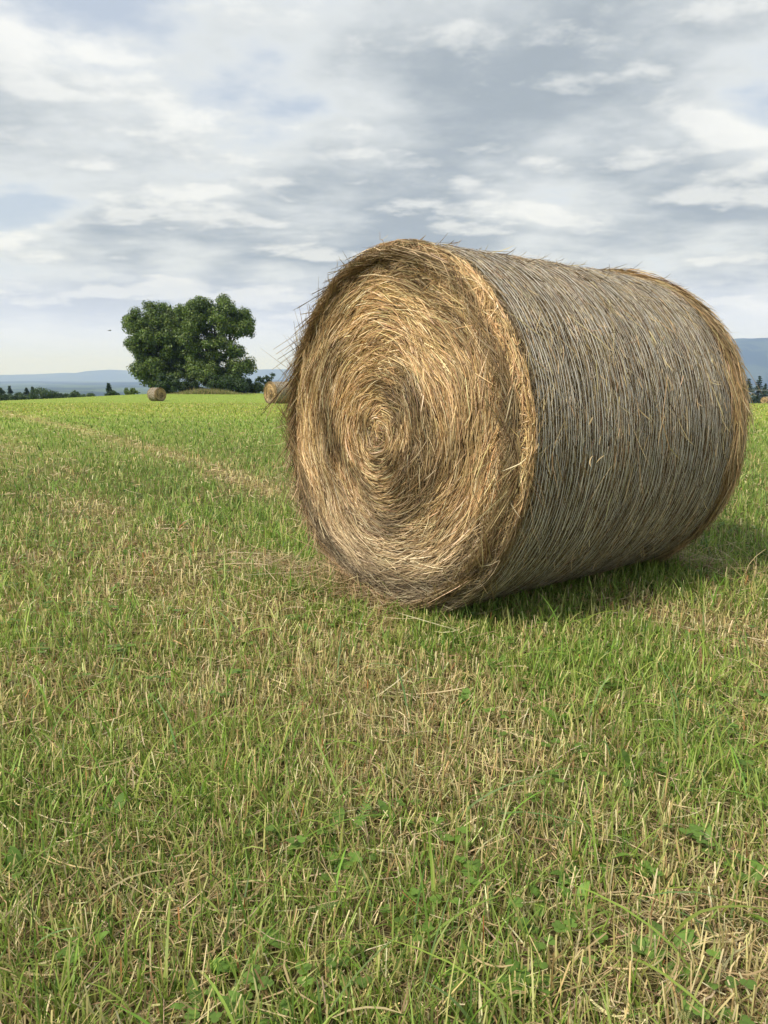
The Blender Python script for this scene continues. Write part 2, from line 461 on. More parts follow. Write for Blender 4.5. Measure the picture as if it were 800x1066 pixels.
def swirl(N, R, L, side, wmul, kk):
    """strands wound into an end face"""
    r0 = R * np.sqrt(rng.random(N)) * 1.01
    th = rng.uniform(0, 2 * PI, N)
    q = r0 / R
    ln = np.clip(rng.gamma(2.6, .050, N), .035, .40) * (.35 + .75 * q)
    sg = .21 + .36 * smooth(.80, .98, q) + .35 * np.exp(-(q / .12) ** 2)
    clot = fbm(q * 5 * np.cos(th) + 30, q * 5 * np.sin(th) + 12, 3, 57)
    dev = rng.normal(0, 1, N) * sg * (.7 + .9 * smooth(.5, .7, clot)) + .9 * (fbm(q * 4 * np.cos(th) + 3, q * 4 * np.sin(th) + 51, 2, 58) - .5)
    K = kk
    t = np.linspace(-.5, .5, K)[None, :]
    head = th + PI / 2 + dev
    curv = .85 / np.maximum(r0, .05)
    # integrate the curved path about its middle point
    seg = ln[:, None] * t
    hx = head[:, None] + curv[:, None] * seg * .5
    Yp = (r0 * np.cos(th))[:, None] + np.cos(hx) * seg
    Zp = (r0 * np.sin(th))[:, None] + np.sin(hx) * seg
    rr = np.hypot(Yp, Zp); tt = np.arctan2(Zp, Yp)
    lim = R * (1.0 + .016 * rng.random((N, 1)) + .04 * (fbm(th * 1.9 + 5, th * 0 + 2, 3, 44)[:, None] - .5))
    sc = np.where(rr > lim, lim / rr, 1.0); Yp, Zp, rr = Yp * sc, Zp * sc, rr * sc
    lift = (rng.random(N) ** 1.5 * .03)[:, None] + rng.normal(0, .07, N)[:, None] * seg
    loose = (rng.random(N) < .006)[:, None] * (t + .5) * rng.uniform(.02, .07, N)[:, None]
    X = L / 2 + face_depth(rr, tt, R) + np.maximum(lift, -.012) + loose
    P = np.stack([side * X, Yp, Zp + (R - .01)], -1)
    tang = unit(np.gradient(P, axis=1))
    nrm = np.array([side, 0, 0.])
    S0 = unit(np.cross(tang, nrm)); B0 = np.cross(tang, S0)
    roll = rng.normal(0, .6, N)[:, None, None]
    S = S0 * np.cos(roll) + B0 * np.sin(roll)
    W = (rng.uniform(.0006, .0016, N) * wmul)[:, None] * np.interp(np.linspace(0, 1, K), [0, .3, .8, 1], [.7, 1, .9, .25])[None]
    C = pick(GOLD, N)
    # matted layers: some windings are dark old hay, some paler
    band = fbm(q * 7 + th * .16, th * 1.3 + 40, 3, 71)
    C = C * (.55 + .9 * smooth(.28, .62, band))[:, None]
    low = smooth(.05, .7, -np.sin(th) * q - .1)[:, None]           # straw colour turns greyer towards its foot
    g = C.mean(1, keepdims=True)
    C = C * (1 - .45 * low) + (g * np.array([1.12, 1.0, .78])) * .45 * low
    return ribbon_arrays(settle(P), S, W, C)

def wound(N, R, L, wmul, K, x0, x1, pal, lo=-.008, hi=.012, dev=.10, lnm=1.0, thr=None, flare=0.0, tuft=0.0):
    """strands wound round the barrel"""
    xc = rng.uniform(x0, x1, N); th = rng.uniform(0, 2 * PI, N) if thr is None else rng.uniform(*thr, N)
    ln = np.clip(rng.gamma(3, .07, N), .06, .55) * lnm
    dv = rng.normal(0, dev, N)
    t = np.linspace(-.5, .5, K)[None, :]
    a = th[:, None] + ln[:, None] * np.cos(dv)[:, None] * t / R
    X = xc[:, None] + ln[:, None] * np.sin(dv)[:, None] * t
    rr = R + side_bulge(X, a, R, L) + rng.uniform(lo, hi, N)[:, None] + rng.normal(0, .03, N)[:, None] * ln[:, None] * t + np.abs(rng.normal(0, flare, N))[:, None] * (t + .5) ** 2
    if tuft:
        cl = fbm(th * 5.5 + xc * 4, xc * 16 + 3, 3, 101) - .5
        rr = rr + tuft * cl[:, None] * (1 + .8 * (t + .5)); X = X + np.sign(xc)[:, None] * tuft * 1.1 * (fbm(th * 4 + 20, xc * 5, 3, 103) - .5)[:, None]
    P = np.stack([X, rr * np.cos(a), rr * np.sin(a) + (R - .01)], -1)
    tang = unit(np.gradient(P, axis=1)); nrm = np.stack([np.zeros_like(a), np.cos(a), np.sin(a)], -1)
    S0 = unit(np.cross(tang, nrm)); roll = rng.normal(0, .55, N)[:, None, None]
    S = S0 * np.cos(roll) + np.cross(tang, S0) * np.sin(roll)
    W = (rng.uniform(.0007, .002, N) * wmul)[:, None] * np.interp(np.linspace(0, 1, K), [0, .3, .8, 1], [.7, 1, .9, .25])[None]
    C = pick(pal, N)
    band = fbm(xc * 14, th * 1.6 + 11, 3, 91)
    C = C * (.80 + .38 * smooth(.3, .65, band))[:, None]
    return ribbon_arrays(settle(P), S, W, C)

def make_bale(root, L, R, nf, ns, nn, wmul, kk):
    dark = [(1.5, (.10, .065, .035)), (1, (.20, .14, .075)), (1, (.42, .32, .18))]
    # packed core
    prof = []
    for q in np.linspace(0.001, .9, 16): prof.append((-1, q))
    for e in np.linspace(0, 1, 8): prof.append(('c-', e))
    for e in np.linspace(-.9, .9, 26): prof.append(('s', e))
    for e in np.linspace(1, 0, 8): prof.append(('c+', e))
    for q in np.linspace(.9, 0.001, 16): prof.append((1, q))
    na = 120; th = np.linspace(0, 2 * PI, na, endpoint=False)
    rows = []
    for k, e in prof:
        if k in (-1, 1):
            r = np.full(na, e * R); x = k * (L / 2 + face_depth(r, th, R) - .012)
        elif k == 's':
            x = np.full(na, e * L / 2); r = R + side_bulge(x, th, R, L) - .012
        else:
            sg = -1 if k == 'c-' else 1; ph = e * PI / 2
            r = R * .9 + (R * .1 - .035) * math.sin(ph) * np.ones(na)
            x = sg * (.9 * L / 2 + (.1 * L / 2 - .02) * math.cos(ph)) * np.ones(na)
        rows.append(np.stack([x, r * np.cos(th), r * np.sin(th) + (R - .01)], -1))
    V = settle(np.stack(rows)).reshape(-1, 3); m = len(rows)
    i = np.arange(m - 1)[:, None] * na; j = np.arange(na)[None, :]; j2 = (j + 1) % na
    Q = np.stack([i + j, i + j2, i + na + j2, i + na + j], -1).reshape(-1, 4)
    mesh_np('packed_core', V, Q, mat=M_core, parent=root, smooth=True)
    v, q, c = swirl(nf, R, L, -1, wmul, kk)
    mesh_np('spiral_end', v, q, col=c, mat=M_straw, parent=root)
    v, q, c = swirl(nf // 5, R, L, 1, wmul * 1.8, kk)
    mesh_np('spiral_end', v, q, col=c, mat=M_straw, parent=root)
    v, q, c = wound(ns, R, L, wmul * .8, kk, -L / 2 + .05, L / 2 - .10, GREY, lo=-.012, hi=.003, dev=.42, lnm=.36)
    mesh_np('wound_straw', v, q, col=c, mat=M_wound, parent=root)
    # shaggy straw bulging past the net at both rims
    v1 = wound(nf // 4, R, L, wmul, kk, -L / 2 - .015, -L / 2 + .022, RIM, lo=-.03, hi=.004, dev=.34, flare=.005, tuft=.04)
    v2 = wound(nf // 4, R, L, wmul, kk, L / 2 - .12, L / 2 + .03, RIM[:4] + GOLD[:3], lo=-.03, hi=.018, dev=.30, flare=.010, tuft=.055)
    v3 = wound(max(nf // 400, 10), R, L, wmul, kk, -L / 2 - .02, -L / 2 + .05, RIM, lo=-.01, hi=.008, dev=.5, lnm=.6, flare=.022)
    v4 = wound(max(nf // 50, 10), R, L, wmul, kk, L / 2 - .08, L / 2 + .03, RIM, lo=-.01, hi=.02, dev=.5, lnm=.6, flare=.025)
    v6 = wound(ns // 6, R, L, wmul, kk, -L / 2 + .07, L / 2 - .1, dark, lo=.000, hi=.009, dev=.4, lnm=.22)
    v5 = wound(max(ns // 45, 10), R, L, wmul, kk, -L / 2 + .08, L / 2 - .1, [(1, (.46, .36, .2)), (1, (.3, .22, .12))], lo=.004, hi=.012, dev=.5, lnm=.4, flare=.02)
    v, q, c = join_arrays([v1, v2, v3, v4, v5, v6])
    mesh_np('straw_rim', v, q, col=c, mat=M_straw, parent=root)
    # net wrap: fine pale threads pulled round the barrel
    K = 110
    xs = np.linspace(-L / 2 + .055, L / 2 - .115, nn) + rng.normal(0, .0022, nn)
    a = np.linspace(0, 2 * PI, K)[None, :] + rng.uniform(0, .05, nn)[:, None]
    wob = .030 * (fbm(xs[:, None] * 2.2 + a * 0, a * 1.1, 3, 201) - .5) + .010 * (fbm(xs[:, None] * 40, a * 3.0, 3, 203) - .5)
    X = xs[:, None] + wob + .016 * np.sin(a)
    rr = R + side_bulge(X, a, R, L) + .007 + .002 * np.sin(a * 17 + rng.uniform(0, 6, nn)[:, None])
    P = np.stack([X, rr * np.cos(a), rr * np.sin(a) + (R - .01)], -1)
    S = np.tile(np.array([1., 0, 0]), (nn, K, 1))
    W = np.tile((rng.uniform(.0010, .0017, nn) * wmul)[:, None], (1, K)) * (.55 + .75 * rng.random((nn, K)))
    C = np.array([.80, .75, .65])[None] * rng.uniform(.7, 1.1, (nn, 1))
    thr = ribbon_arrays(settle(P), S, W, C)
    # slanting cross threads of the net, short and broken
    nz = nn * 26
    x0 = rng.uniform(-L / 2 + .06, L / 2 - .10, nz); a0 = rng.uniform(0, 2 * PI, nz); sg = rng.choice([-1, 1], nz)
    t = np.linspace(0, 1, 4)[None]
    X = x0[:, None] + sg[:, None] * .022 * t; aa = a0[:, None] + .11 * t
    rr = R + side_bulge(X, aa, R, L) + .0075
    P = np.stack([X, rr * np.cos(aa), rr * np.sin(aa) + (R - .01)], -1)
    zz = ribbon_arrays(settle(P), np.tile(np.array([1., 0, 0]), (nz, 4, 1)), np.full((nz, 4), .0006 * wmul), np.tile([.5, .48, .43], (nz, 1)) * rng.uniform(.6, 1.1, (nz, 1)))
    v, q, c = join_arrays([thr, zz])
    mesh_np('net_wrap', v, q, col=c, mat=M_net, parent=root)
    return root

bale = empty('hay_bale', (BALE_C[0], BALE_C[1], 0.0), BALE_YAW)
bale.location.z = -.014; bale.rotation_euler = (0, math.radians(.5), BALE_YAW)
tag(bale, 'huge net wrapped round hay bale close by, with golden spiral end', 'hay bale', 'round hay bales on the field')
make_bale(bale, BALE_L, BALE_R, 58000, 64000, 96, 1.0, 5)

# single stems poking out of the near bale, the ones that stand against the sky and grass on its left
def stray_stems():
    R, L = BALE_R, BALE_L
    P, C = [], []
    K = 7; t = np.linspace(0, 1, K)
    def stem(a, length, out, sweep, dx, droop):
        base = np.array([-L / 2 + .01, R * .985 * math.cos(a), R * .985 * math.sin(a) + R])
        rad = np.array([0, math.cos(a), math.sin(a)]); tan = np.array([0, -math.sin(a), math.cos(a)])
        dirv = rad * out + tan * sweep + np.array([dx, 0, 0])
        dirv /= np.linalg.norm(dirv)
        p = base[None] + dirv[None] * length * t[:, None] + np.array([0, 0, -1])[None] * droop * length * (t ** 2)[:, None] + rng.normal(0, .003, (K, 3))
        P.append(p)
    for a, ln, o_, sw, dx, dr in [
        (.02, .20, .9, -.35, -.2, .1), (-.10, .22, .9, -.15, -.3, .0), (-.02, .16, .8, .1, -.3, .25), (-.28, .17, .9, .2, -.3, .1),
        (.36, .20, .55, .9, .0, -.1), (.42, .16, .8, .7, .0, -.1), (.30, .14, .9, .5, -.1, 0), (.58, .11, .7, .8, 0, 0), (.22, .12, .9, .6, 0, 0),
        (1.45, .07, .5, .8, .0, 0), (1.52, .08, .7, -.5, .0, 0), (-.5, .2, .8, -.2, -.3, .3), (-.65, .2, .8, .2, -.3, .2)]:
        stem(a, ln, o_, sw, dx, dr)
    for _ in range(14):
        a = rng.uniform(-1.0, 3.6)
        stem(a, rng.uniform(.02, .065), rng.uniform(.1, .6), rng.choice([-1, 1]) * rng.uniform(.4, 1), rng.normal(-.1, .3), rng.uniform(-.1, .3))
    P = np.array(P); n = len(P)
    tang = unit(np.gradient(P, axis=1)); S = unit(np.cross(tang, np.array([-1., 0, .3])))
    W = rng.uniform(.0009, .0018, n)[:, None] * np.linspace(1, .35, K)[None]
    v, q, c = ribbon_arrays(P, S, W, pick([(2, (.5, .4, .22)), (1, (.3, .2, .1)), (1, (.62, .52, .33))], n))
    o = mesh_np('loose_stems', v, q, col=c, mat=M_straw, parent=bale)
    tag(o, kind='stuff')
stray_stems()

# the bales further out: one built with coarser straw, then copied
def copy_tree(o, parent=None):
    c = o.copy(); COL.objects.link(c); c.parent = parent
    for ch in list(o.children):
        copy_tree(ch, c)
    return c

FAR = [  # column, depth, yaw of the axis, label
    (284.7, 49.0, 42, 'hay bale seen past the left edge of the huge bale, pale orange end showing'),
    (166.3, 82.0, 141, 'small hay bale out in front of the two big leafy trees'),
    (793, 142.0, 40, 'tiny hay bale in front of the conifers beyond the right of the field'),
    (-2.5, 120.0, 60, 'tiny hay bale cut by the frame at the end of the left treeline'),
]
first = None
for px, d, yaw, lab in FAR:
    if first is None:
        t0 = empty('hay_bale'); make_bale(t0, 1.32, BALE_R, 13000, 5200, 34, 2.6, 4); first = t0; o = t0
    else:
        o = copy_tree(first)
    x, y, z = at(px, d)
    if px == 284.7:            # this column is its near end, the barrel runs on behind the big bale
        x += .45
    o.location = (x, y, z - .02)
    if d == 142.0:
        o.scale = (.92, .92, .92)
    o.rotation_euler = (0, 0, math.radians(yaw))
    tag(o, lab, 'hay bale', 'round hay bales on the field')

# ------------------------------------------------------------------ trees
def tube_arrays(pts, radii, seg=7):
    pts = np.asarray(pts, float); K = len(pts)
    tg = unit(np.gradient(pts, axis=0))
    ref = np.where(np.abs(tg[:, 2:3]) > .9, np.array([[1., 0, 0]]), np.array([[0., 0, 1]]))
    A = unit(np.cross(tg, ref)); B = np.cross(tg, A)
    th = np.linspace(0, 2 * PI, seg, endpoint=False)
    V = pts[:, None] + np.asarray(radii)[:, None, None] * (np.cos(th)[None, :, None] * A[:, None] + np.sin(th)[None, :, None] * B[:, None])
    i = np.arange(K - 1)[:, None] * seg; j = np.arange(seg)[None]; j2 = (j + 1) % seg
    Q = np.stack([i + j, i + j2, i + seg + j2, i + seg + j], -1).reshape(-1, 4)
    return V.reshape(-1, 3), Q, np.ones((K * seg, 3))

def leaf_cards(P, Nn, size, C):
    """small folded leaf sprays: P centres, Nn facing normals"""
    n = len(P)
    Nn = unit(Nn + rng.normal(0, .55, (n, 3)))
    T = unit(np.cross(Nn, unit(rng.normal(0, 1, (n, 3))))); B = np.cross(Nn, T)
    s = (size * rng.uniform(.6, 1.35, n))[:, None]
    a = P - T * s; b = P - B * s * .42 + Nn * s * .1; c = P + T * s; d = P + B * s * .42 + Nn * s * .1
    V = np.stack([a, b, c, d], 1).reshape(-1, 3)
    Q = np.arange(n * 4).reshape(-1, 4)
    return V, Q, np.repeat(C, 4, 0)

def broad_tree(name, px, d, lobes, nclump, nleaf, leaf, label, cat, group, clump_r=(.75, 1.5), trunks=1, trunk_r=.32, gaps=(), pal=None, seed=1):
    """lobes: crown ellipsoids (dx, dy, z above foot, rx, ry, rz)"""
    global rng
    keep, rng = rng, np.random.default_rng(seed)
    x, y, z = at(px, d)
    root = empty(name, (x, y, z)); tag(root, label, cat, group)
    vol = np.array([l[3] * l[4] * l[5] for l in lobes]); cl = []
    while len(cl) < nclump:
        l = lobes[rng.choice(len(lobes), p=vol / vol.sum())]
        u = unit(rng.normal(0, 1, 3)); r = rng.random() ** .36
        c = np.array([l[0], l[1], l[2]]) + u * r * np.array(l[3:]) * .9
        if c[2] < .35: continue
        if any(abs(c[0] - g[0]) < g[2] and abs(c[2] - g[1]) < g[3] for g in gaps) and rng.random() < .9: continue
        cl.append(np.concatenate([c, [rng.uniform(*clump_r)]]))
    cl = np.array(cl)
    # limbs reach for the clumps
    tubes = []
    top = max(l[2] for l in lobes)
    feet = [np.array([lobes[k % len(lobes)][0] * .6 + rng.normal(0, .15), rng.normal(0, .2), -.25]) for k in range(trunks)]
    for f_ in feet:
        tt = np.linspace(0, 1, 6)[:, None]
        tip = np.array([f_[0] * 1.25, f_[1], top])
        pth = f_ + (tip - f_) * tt + rng.normal(0, .10, (6, 3)) * tt
        tubes.append(tube_arrays(pth, trunk_r * np.linspace(1.15, .3, 6), 9))
    for c in cl[rng.permutation(len(cl))[:min(len(cl), 46)]]:
        f_ = min(feet, key=lambda q: np.linalg.norm(q[:2] - c[:2]))
        s0 = f_ + (np.array([f_[0] * 1.25, f_[1], top]) - f_) * rng.uniform(.15, .75) * min(1, c[2] / top)
        mid = (s0 + c[:3]) / 2 + np.array([0, 0, -.08 * np.linalg.norm(c[:3] - s0)]) + rng.normal(0, .1, 3)
        t = np.linspace(0, 1, 6)[:, None]
        pth = (1 - t) ** 2 * s0 + 2 * t * (1 - t) * mid + t ** 2 * c[:3]
        tubes.append(tube_arrays(pth, trunk_r * np.linspace(.34, .06, 6), 6))
    v, q, c_ = join_arrays(tubes)
    mesh_np('trunk', v, q, mat=M_bark, parent=root, smooth=True)
    # leaves, denser at each clump's skin
    ci = rng.choice(len(cl), nleaf, p=cl[:, 3] ** 2 / (cl[:, 3] ** 2).sum())
    u = unit(rng.normal(0, 1, (nleaf, 3))); r = rng.random(nleaf) ** .45
    P = cl[ci, :3] + u * (r * cl[ci, 3])[:, None] * np.array([1, 1, .78])
    P += rng.normal(0, .1, P.shape)
    P[:, 2] = np.maximum(P[:, 2], .1)
    pal = pal or [(3, (.102, .158, .032)), (2, (.135, .195, .040)), (1.2, (.064, .108, .026)), (1.0, (.165, .22, .055))]
    C = pick(pal, nleaf) * (.85 + .3 * rng.random(len(cl)))[ci][:, None]
    v, q, c_ = leaf_cards(P, u + np.array([0, 0, .35]), leaf, C)
    mesh_np('crown', v, q, col=c_, mat=M_leaf, parent=root)
    rng = keep
    return root

def conifer(name, px, d, h, w, label, cat, group, tint=1.0, seed=1, nwh=16):
    global rng
    keep, rng = rng, np.random.default_rng(seed)
    x, y, z = at(px, d)
    root = empty(name, (x, y, z)); tag(root, label, cat, group)
    v, q, _ = tube_arrays([(0, 0, -.2), (.03, 0, h * .5), (0, .02, h)], [h * .018, h * .011, .015], 7)
    mesh_np('trunk', v, q, mat=M_bark, parent=root, smooth=True)
    P, Nn = [], []
    for k in range(nwh):
        f_ = (k + .5) / nwh; zc = h * (.10 + .9 * f_); rad = w / 2 * (1 - f_) ** .8 * rng.uniform(.75, 1.15) + .08
        for b in range(rng.integers(5, 9)):
            a = rng.uniform(0, 2 * PI); rb = rad * rng.uniform(.65, 1.15); n = int(14 + 30 * rb)
            s = rng.random(n) ** .8
            P.append(np.stack([np.cos(a) * rb * s + rng.normal(0, .10, n), np.sin(a) * rb * s + rng.normal(0, .10, n), zc - .32 * rb * s + .14 * rb * s ** 3 + rng.normal(0, .07, n)], -1))
            Nn.append(np.tile([np.cos(a) * .4, np.sin(a) * .4, .8], (n, 1)))
    P = np.concatenate(P); Nn = np.concatenate(Nn)
    C = pick([(2, (.032, .064, .03)), (1, (.046, .085, .036)), (1, (.022, .046, .022))], len(P)) * tint
    v, q, c_ = leaf_cards(P, Nn, .17, C)
    mesh_np('crown', v, q, col=c_, mat=M_leaf, parent=root)
    rng = keep
    return root

MP = 113 / F      # metres per pixel at the big trees
def lobes_px(cx, row, spec, depth=.9):
    """crown lobes given as (column, row, half width, half height) in photograph pixels"""
    return [((a - cx) * MP, (k % 3 - 1) * .8, (row - b) * MP, c * MP, max(c, e) * MP * depth, e * MP) for k, (a, b, c, e) in enumerate(spec)]

broad_tree('broadleaf_tree', 172, 114, lobes_px(172, 410, [
    (172, 358, 30, 34), (156, 352, 18, 28), (184, 334, 24, 19), (164, 330, 20, 14), (153, 380, 15, 20), (190, 366, 24, 32), (172, 388, 28, 20), (148, 344, 11, 14), (196, 345, 14, 22), (162, 393, 21, 10)]),
    210, 64000, .19, 'left of two big leafy trees on the mound, rounded crown reaching low', 'tree', 'big leafy trees on the mound', trunks=2, trunk_r=.30, seed=5, clump_r=(.75, 1.35))
broad_tree('broadleaf_tree', 226, 112, lobes_px(226, 410, [
    (224, 354, 31, 34), (228, 329, 29, 17), (250, 344, 17, 25), (261, 353, 9, 18), (255, 379, 13, 18), (206, 370, 24, 32), (230, 389, 30, 19), (212, 332, 18, 17), (202, 330, 14, 14), (222, 395, 38, 9), (240, 372, 18, 26)]),
    220, 66000, .19, 'right of two big leafy trees on the mound, sky showing through its outer branches', 'tree', 'big leafy trees on the mound', trunks=3, trunk_r=.28,
    gaps=((4.5, 7.6, .6, 1.5), (4.1, 4.8, .4, .8)), seed=8, clump_r=(.75, 1.35))
DK = [(2, (.040, .075, .022)), (1, (.056, .10, .028)), (1, (.03, .056, .018))]
def bush(px, d, w, h, label, group, seed, pal=None, n=2600, name='bush'):
    return broad_tree(name, px, d, [(0, 0, h * .5, w / 2, w / 2.2, h * .5), (w * .2, 0, h * .38, w * .35, w * .3, h * .38), (-w * .22, .1, h * .34, w * .33, w * .3, h * .34)],
                      26, n, .17, label, 'bush', group, clump_r=(w * .10, w * .17), trunk_r=.07, trunks=2, seed=seed, pal=pal)
bush(239, 107.5, 6.5, 2.6, 'wide dark bush under the right of the big leafy trees', 'bushes by the big trees', 26, DK, 5200)
bush(196, 110, 4.2, 2.2, 'dark bush in the gap between the two big leafy trees', 'bushes by the big trees', 27, DK, 3600)
bush(177, 106, 3.9, 2.9, 'dark dense bush under the left of the big leafy trees', 'bushes by the big trees', 21, DK, 4200)
bush(254, 118, 3.4, 2.9, 'dark bush just right of the big leafy trees', 'bushes by the big trees', 22, DK, 3000)
bush(266, 120, 3.0, 2.0, 'low olive green bush between the big trees and the hay bale', 'bushes by the big trees', 23, None, 2400)
bush(140, 126, 2.4, 2.0, 'small bush at the left foot of the big leafy trees', 'bushes by the big trees', 24, None, 1600)
bush(121, 138, 3.0, 2.2, 'low shrub standing alone left of the big trees', 'bushes by the big trees', 25, DK, 1800)
conifer('pine_tree', 117.5, 140, 3.6, 1.6, 'thin spiky young conifer rising behind the lone low shrub', 'tree', 'trees beyond the field', seed=31, nwh=11)
broad_tree('slender_tree', 279, 128, [(0, 0, 2.3, .8, .8, 1.5), (-1.0, 0, 2.7, .55, .55, 1.0), (.9, 0, 3.1, .5, .5, 1.3)], 22, 1300, .17,
           'open forked little tree rising behind the orange ended hay bale', 'tree', 'trees beyond the field', clump_r=(.25, .45), trunk_r=.09, seed=33, pal=DK)

# treeline beyond the left of the field: column, depth, top row, width px, kind, label
LT = [
    (1, 150, 402.5, 13, 'b', 'dark rounded tree behind the bale cut by the frame'),
    (10, 172, 408, 9, 'b', 'low round tree left of the pointed spruce in the left treeline'),
    (15.5, 176, 401.5, 7, 'c', 'slim pointed spruce standing up out of the left treeline'),
    (24, 170, 406.5, 11, 'b', 'pale green round tree just right of the pointed spruce'),
    (32.5, 178, 403.2, 9, 'c', 'left of two broad dark spruces in the middle of the left treeline'),
    (39, 176, 402.2, 9, 'c', 'right of two broad dark spruces in the middle of the left treeline'),
    (50, 166, 402.5, 19, 'b', 'broadest and tallest leafy tree in the left treeline'),
    (59.5, 172, 407, 11, 'b', 'dark leafy tree against the broadest tree of the left treeline'),
    (69, 166, 407.5, 11, 'b', 'mid sized leafy tree where the left treeline starts to drop'),
    (76.5, 170, 410, 9, 'b', 'lowest leafy tree of the left treeline, in a dip'),
    (84, 160, 406.5, 11, 'b', 'second last leafy tree at the right end of the left treeline'),
    (93, 158, 408.5, 13, 'b', 'last low leafy tree at the right end of the left treeline'),
]
for k, (px, d, ty, wpx, kind, lab) in enumerate(LT):
    x, y, z = at(px, d)
    h = CAM_Z - (ty - HOR) * d / F - z; w = 1.6 * wpx * d / F
    if kind == 'c':
        conifer('spruce_tree', px, d, h, w * 1.15, lab, 'tree', 'treeline left of the field', seed=50 + k)
    else:
        pal = DK if k in (0, 7, 8) else [(2, (.06, .105, .032)), (1, (.085, .13, .04)), (1, (.04, .075, .026))]
        broad_tree('leafy_tree', px, d, [(0, 0, h * .60, w * .5, w * .45, h * .38), (w * .24, 0, h * .42, w * .34, w * .3, h * .34), (-w * .25, 0, h * .45, w * .33, w * .3, h * .34)],
                   30, 2600, .2, lab, 'tree', 'treeline left of the field', clump_r=(w * .09, w * .17), trunk_r=.14, seed=70 + k, pal=pal)
# conifers right of the big bale
for k, (px, d, ty, wpx, lab) in enumerate([
    (774, 192, 394, 15, 'dark spruce half hidden by the right edge of the huge bale'),
    (784.5, 196, 391.3, 13, 'tallest dark spruce beyond the small bale right of the huge bale'),
    (791.5, 204, 399, 12, 'shorter dark spruce in the gap between two taller ones'),
    (799.5, 194, 395.5, 15, 'dark spruce at the right border of the photo'),
    (812, 200, 393, 16, 'dark spruce just past the right border of the photo')]):
    x, y, z = at(px, d); h = CAM_Z - (ty - HOR) * d / F - z; w = 1.8 * wpx * d / F
    conifer('spruce_tree', px, d, h, w, lab, 'tree', 'conifers right of the field', seed=90 + k, nwh=20)

# tall dry grass on the mound under the big trees
def mound_grass():
    n = 9000
    px = rng.normal(219, 19, n); d = rng.uniform(102, 111, n)
    x = (px - 400) / F * d
    h = rng.uniform(.35, .95, n) * (.5 + .8 * vnoise(x * .6, d * .6, 4)) * np.exp(-((px - 219) / 36) ** 2)
    P = blades(x, d, h, rng.uniform(.012, .03, n), np.abs(rng.normal(0, .2, n)), rng.gamma(1.5, .15, n),
               pick([(2, (.30, .25, .11)), (2, (.19, .21, .06)), (1, (.4, .33, .17)), (1.4, (.11, .16, .04))], n), 3)
    o = mesh_np('tall_dry_grass', *P[:2], col=P[2], mat=M_dry)
    tag(o, 'tall unmown dry grass on the mound below the big trees', 'grass', kind='stuff')
mound_grass()

# ------------------------------------------------------------------ wire fence on posts, beyond the right of the field
def fence():
    d = 150.0
    zt = CAM_Z - (405.4 - HOR) * d / F
    x0, x1 = (742 - 400) / F * d, (838 - 400) / F * d
    root = empty('wire_fence', (x0, d, float(ground_z(x0, d))))
    tag(root, 'single pale wire stretched across in front of the right hand conifers', 'fence')
    o = np.array(root.location)
    t = np.linspace(0, 1, 15)
    pts = np.stack([x0 + (x1 - x0) * t, np.full(15, d), zt - .06 * 4 * t * (1 - t)], -1) - o
    v, q, _ = tube_arrays(pts, np.full(15, .022), 6)
    mesh_np('wire', v, q, mat=M_wire, parent=root)
    for x in (x0, x1):
        g = float(ground_z(x, d))
        v, q, _ = tube_arrays(np.array([(x, d, g - .3), (x, d, g + .8), (x, d, zt), (x + .01, d, zt + .25)]) - o, [.09, .085, .075, .07], 9)
        n = len(v)
        v = np.concatenate([v, [[x - o[0], 0, zt + .27 - o[2]]]])
        t_ = [(n - 9 + k, n - 9 + (k + 1) % 9, n) for k in range(9)]
        mesh_np('post', v, q, t_, mat=M_wood, parent=root)
fence()

# ------------------------------------------------------------------ a bird on the wing, left of the big trees
def bird():
    d = 62.0
    loc = ((122 - 400) / F * d, d, CAM_Z + (HOR - 346.3) * d / F)
    root = empty('bird', loc, math.radians(20)); root.scale = (.75, .75, .75); tag(root, 'small dark bird gliding in the sky left of the big trees', 'bird')
    pts = [(-.19, 0, .0), (-.13, 0, .0), (-.05, 0, .005), (.05, 0, .01), (.11, 0, .022), (.15, 0, .026), (.185, 0, .018)]
    v, q, _ = tube_arrays(pts, [.012, .02, .038, .042, .028, .026, .004], 10)
    # wings and tail are drawn out of the same body mesh
    def wing(s):
        P = np.array([[(.08, 0, .02), (.10, s * .12, .07), (.06, s * .24, .075), (-.02, s * .36, .045)]])
        S = np.array([[[1., 0, .1]]])
        return ribbon_arrays(P, unit(S), np.array([[.055, .052, .04, .006]]), np.ones((1, 3)))
    tail = ribbon_arrays(np.array([[(-.12, 0, 0), (-.2, 0, -.003), (-.27, 0, -.01)]]), np.array([[[0, 1., 0]]]), np.array([[.014, .03, .042]]), np.ones((1, 3)))
    v, q, _ = join_arrays([(v, q, np.ones((len(v), 3))), wing(1), wing(-1), tail])
    o = mesh_np('body', v, q, mat=M_feather, parent=root, smooth=True)
    so = o.modifiers.new('thick', 'SOLIDIFY'); so.thickness = .006
bird()

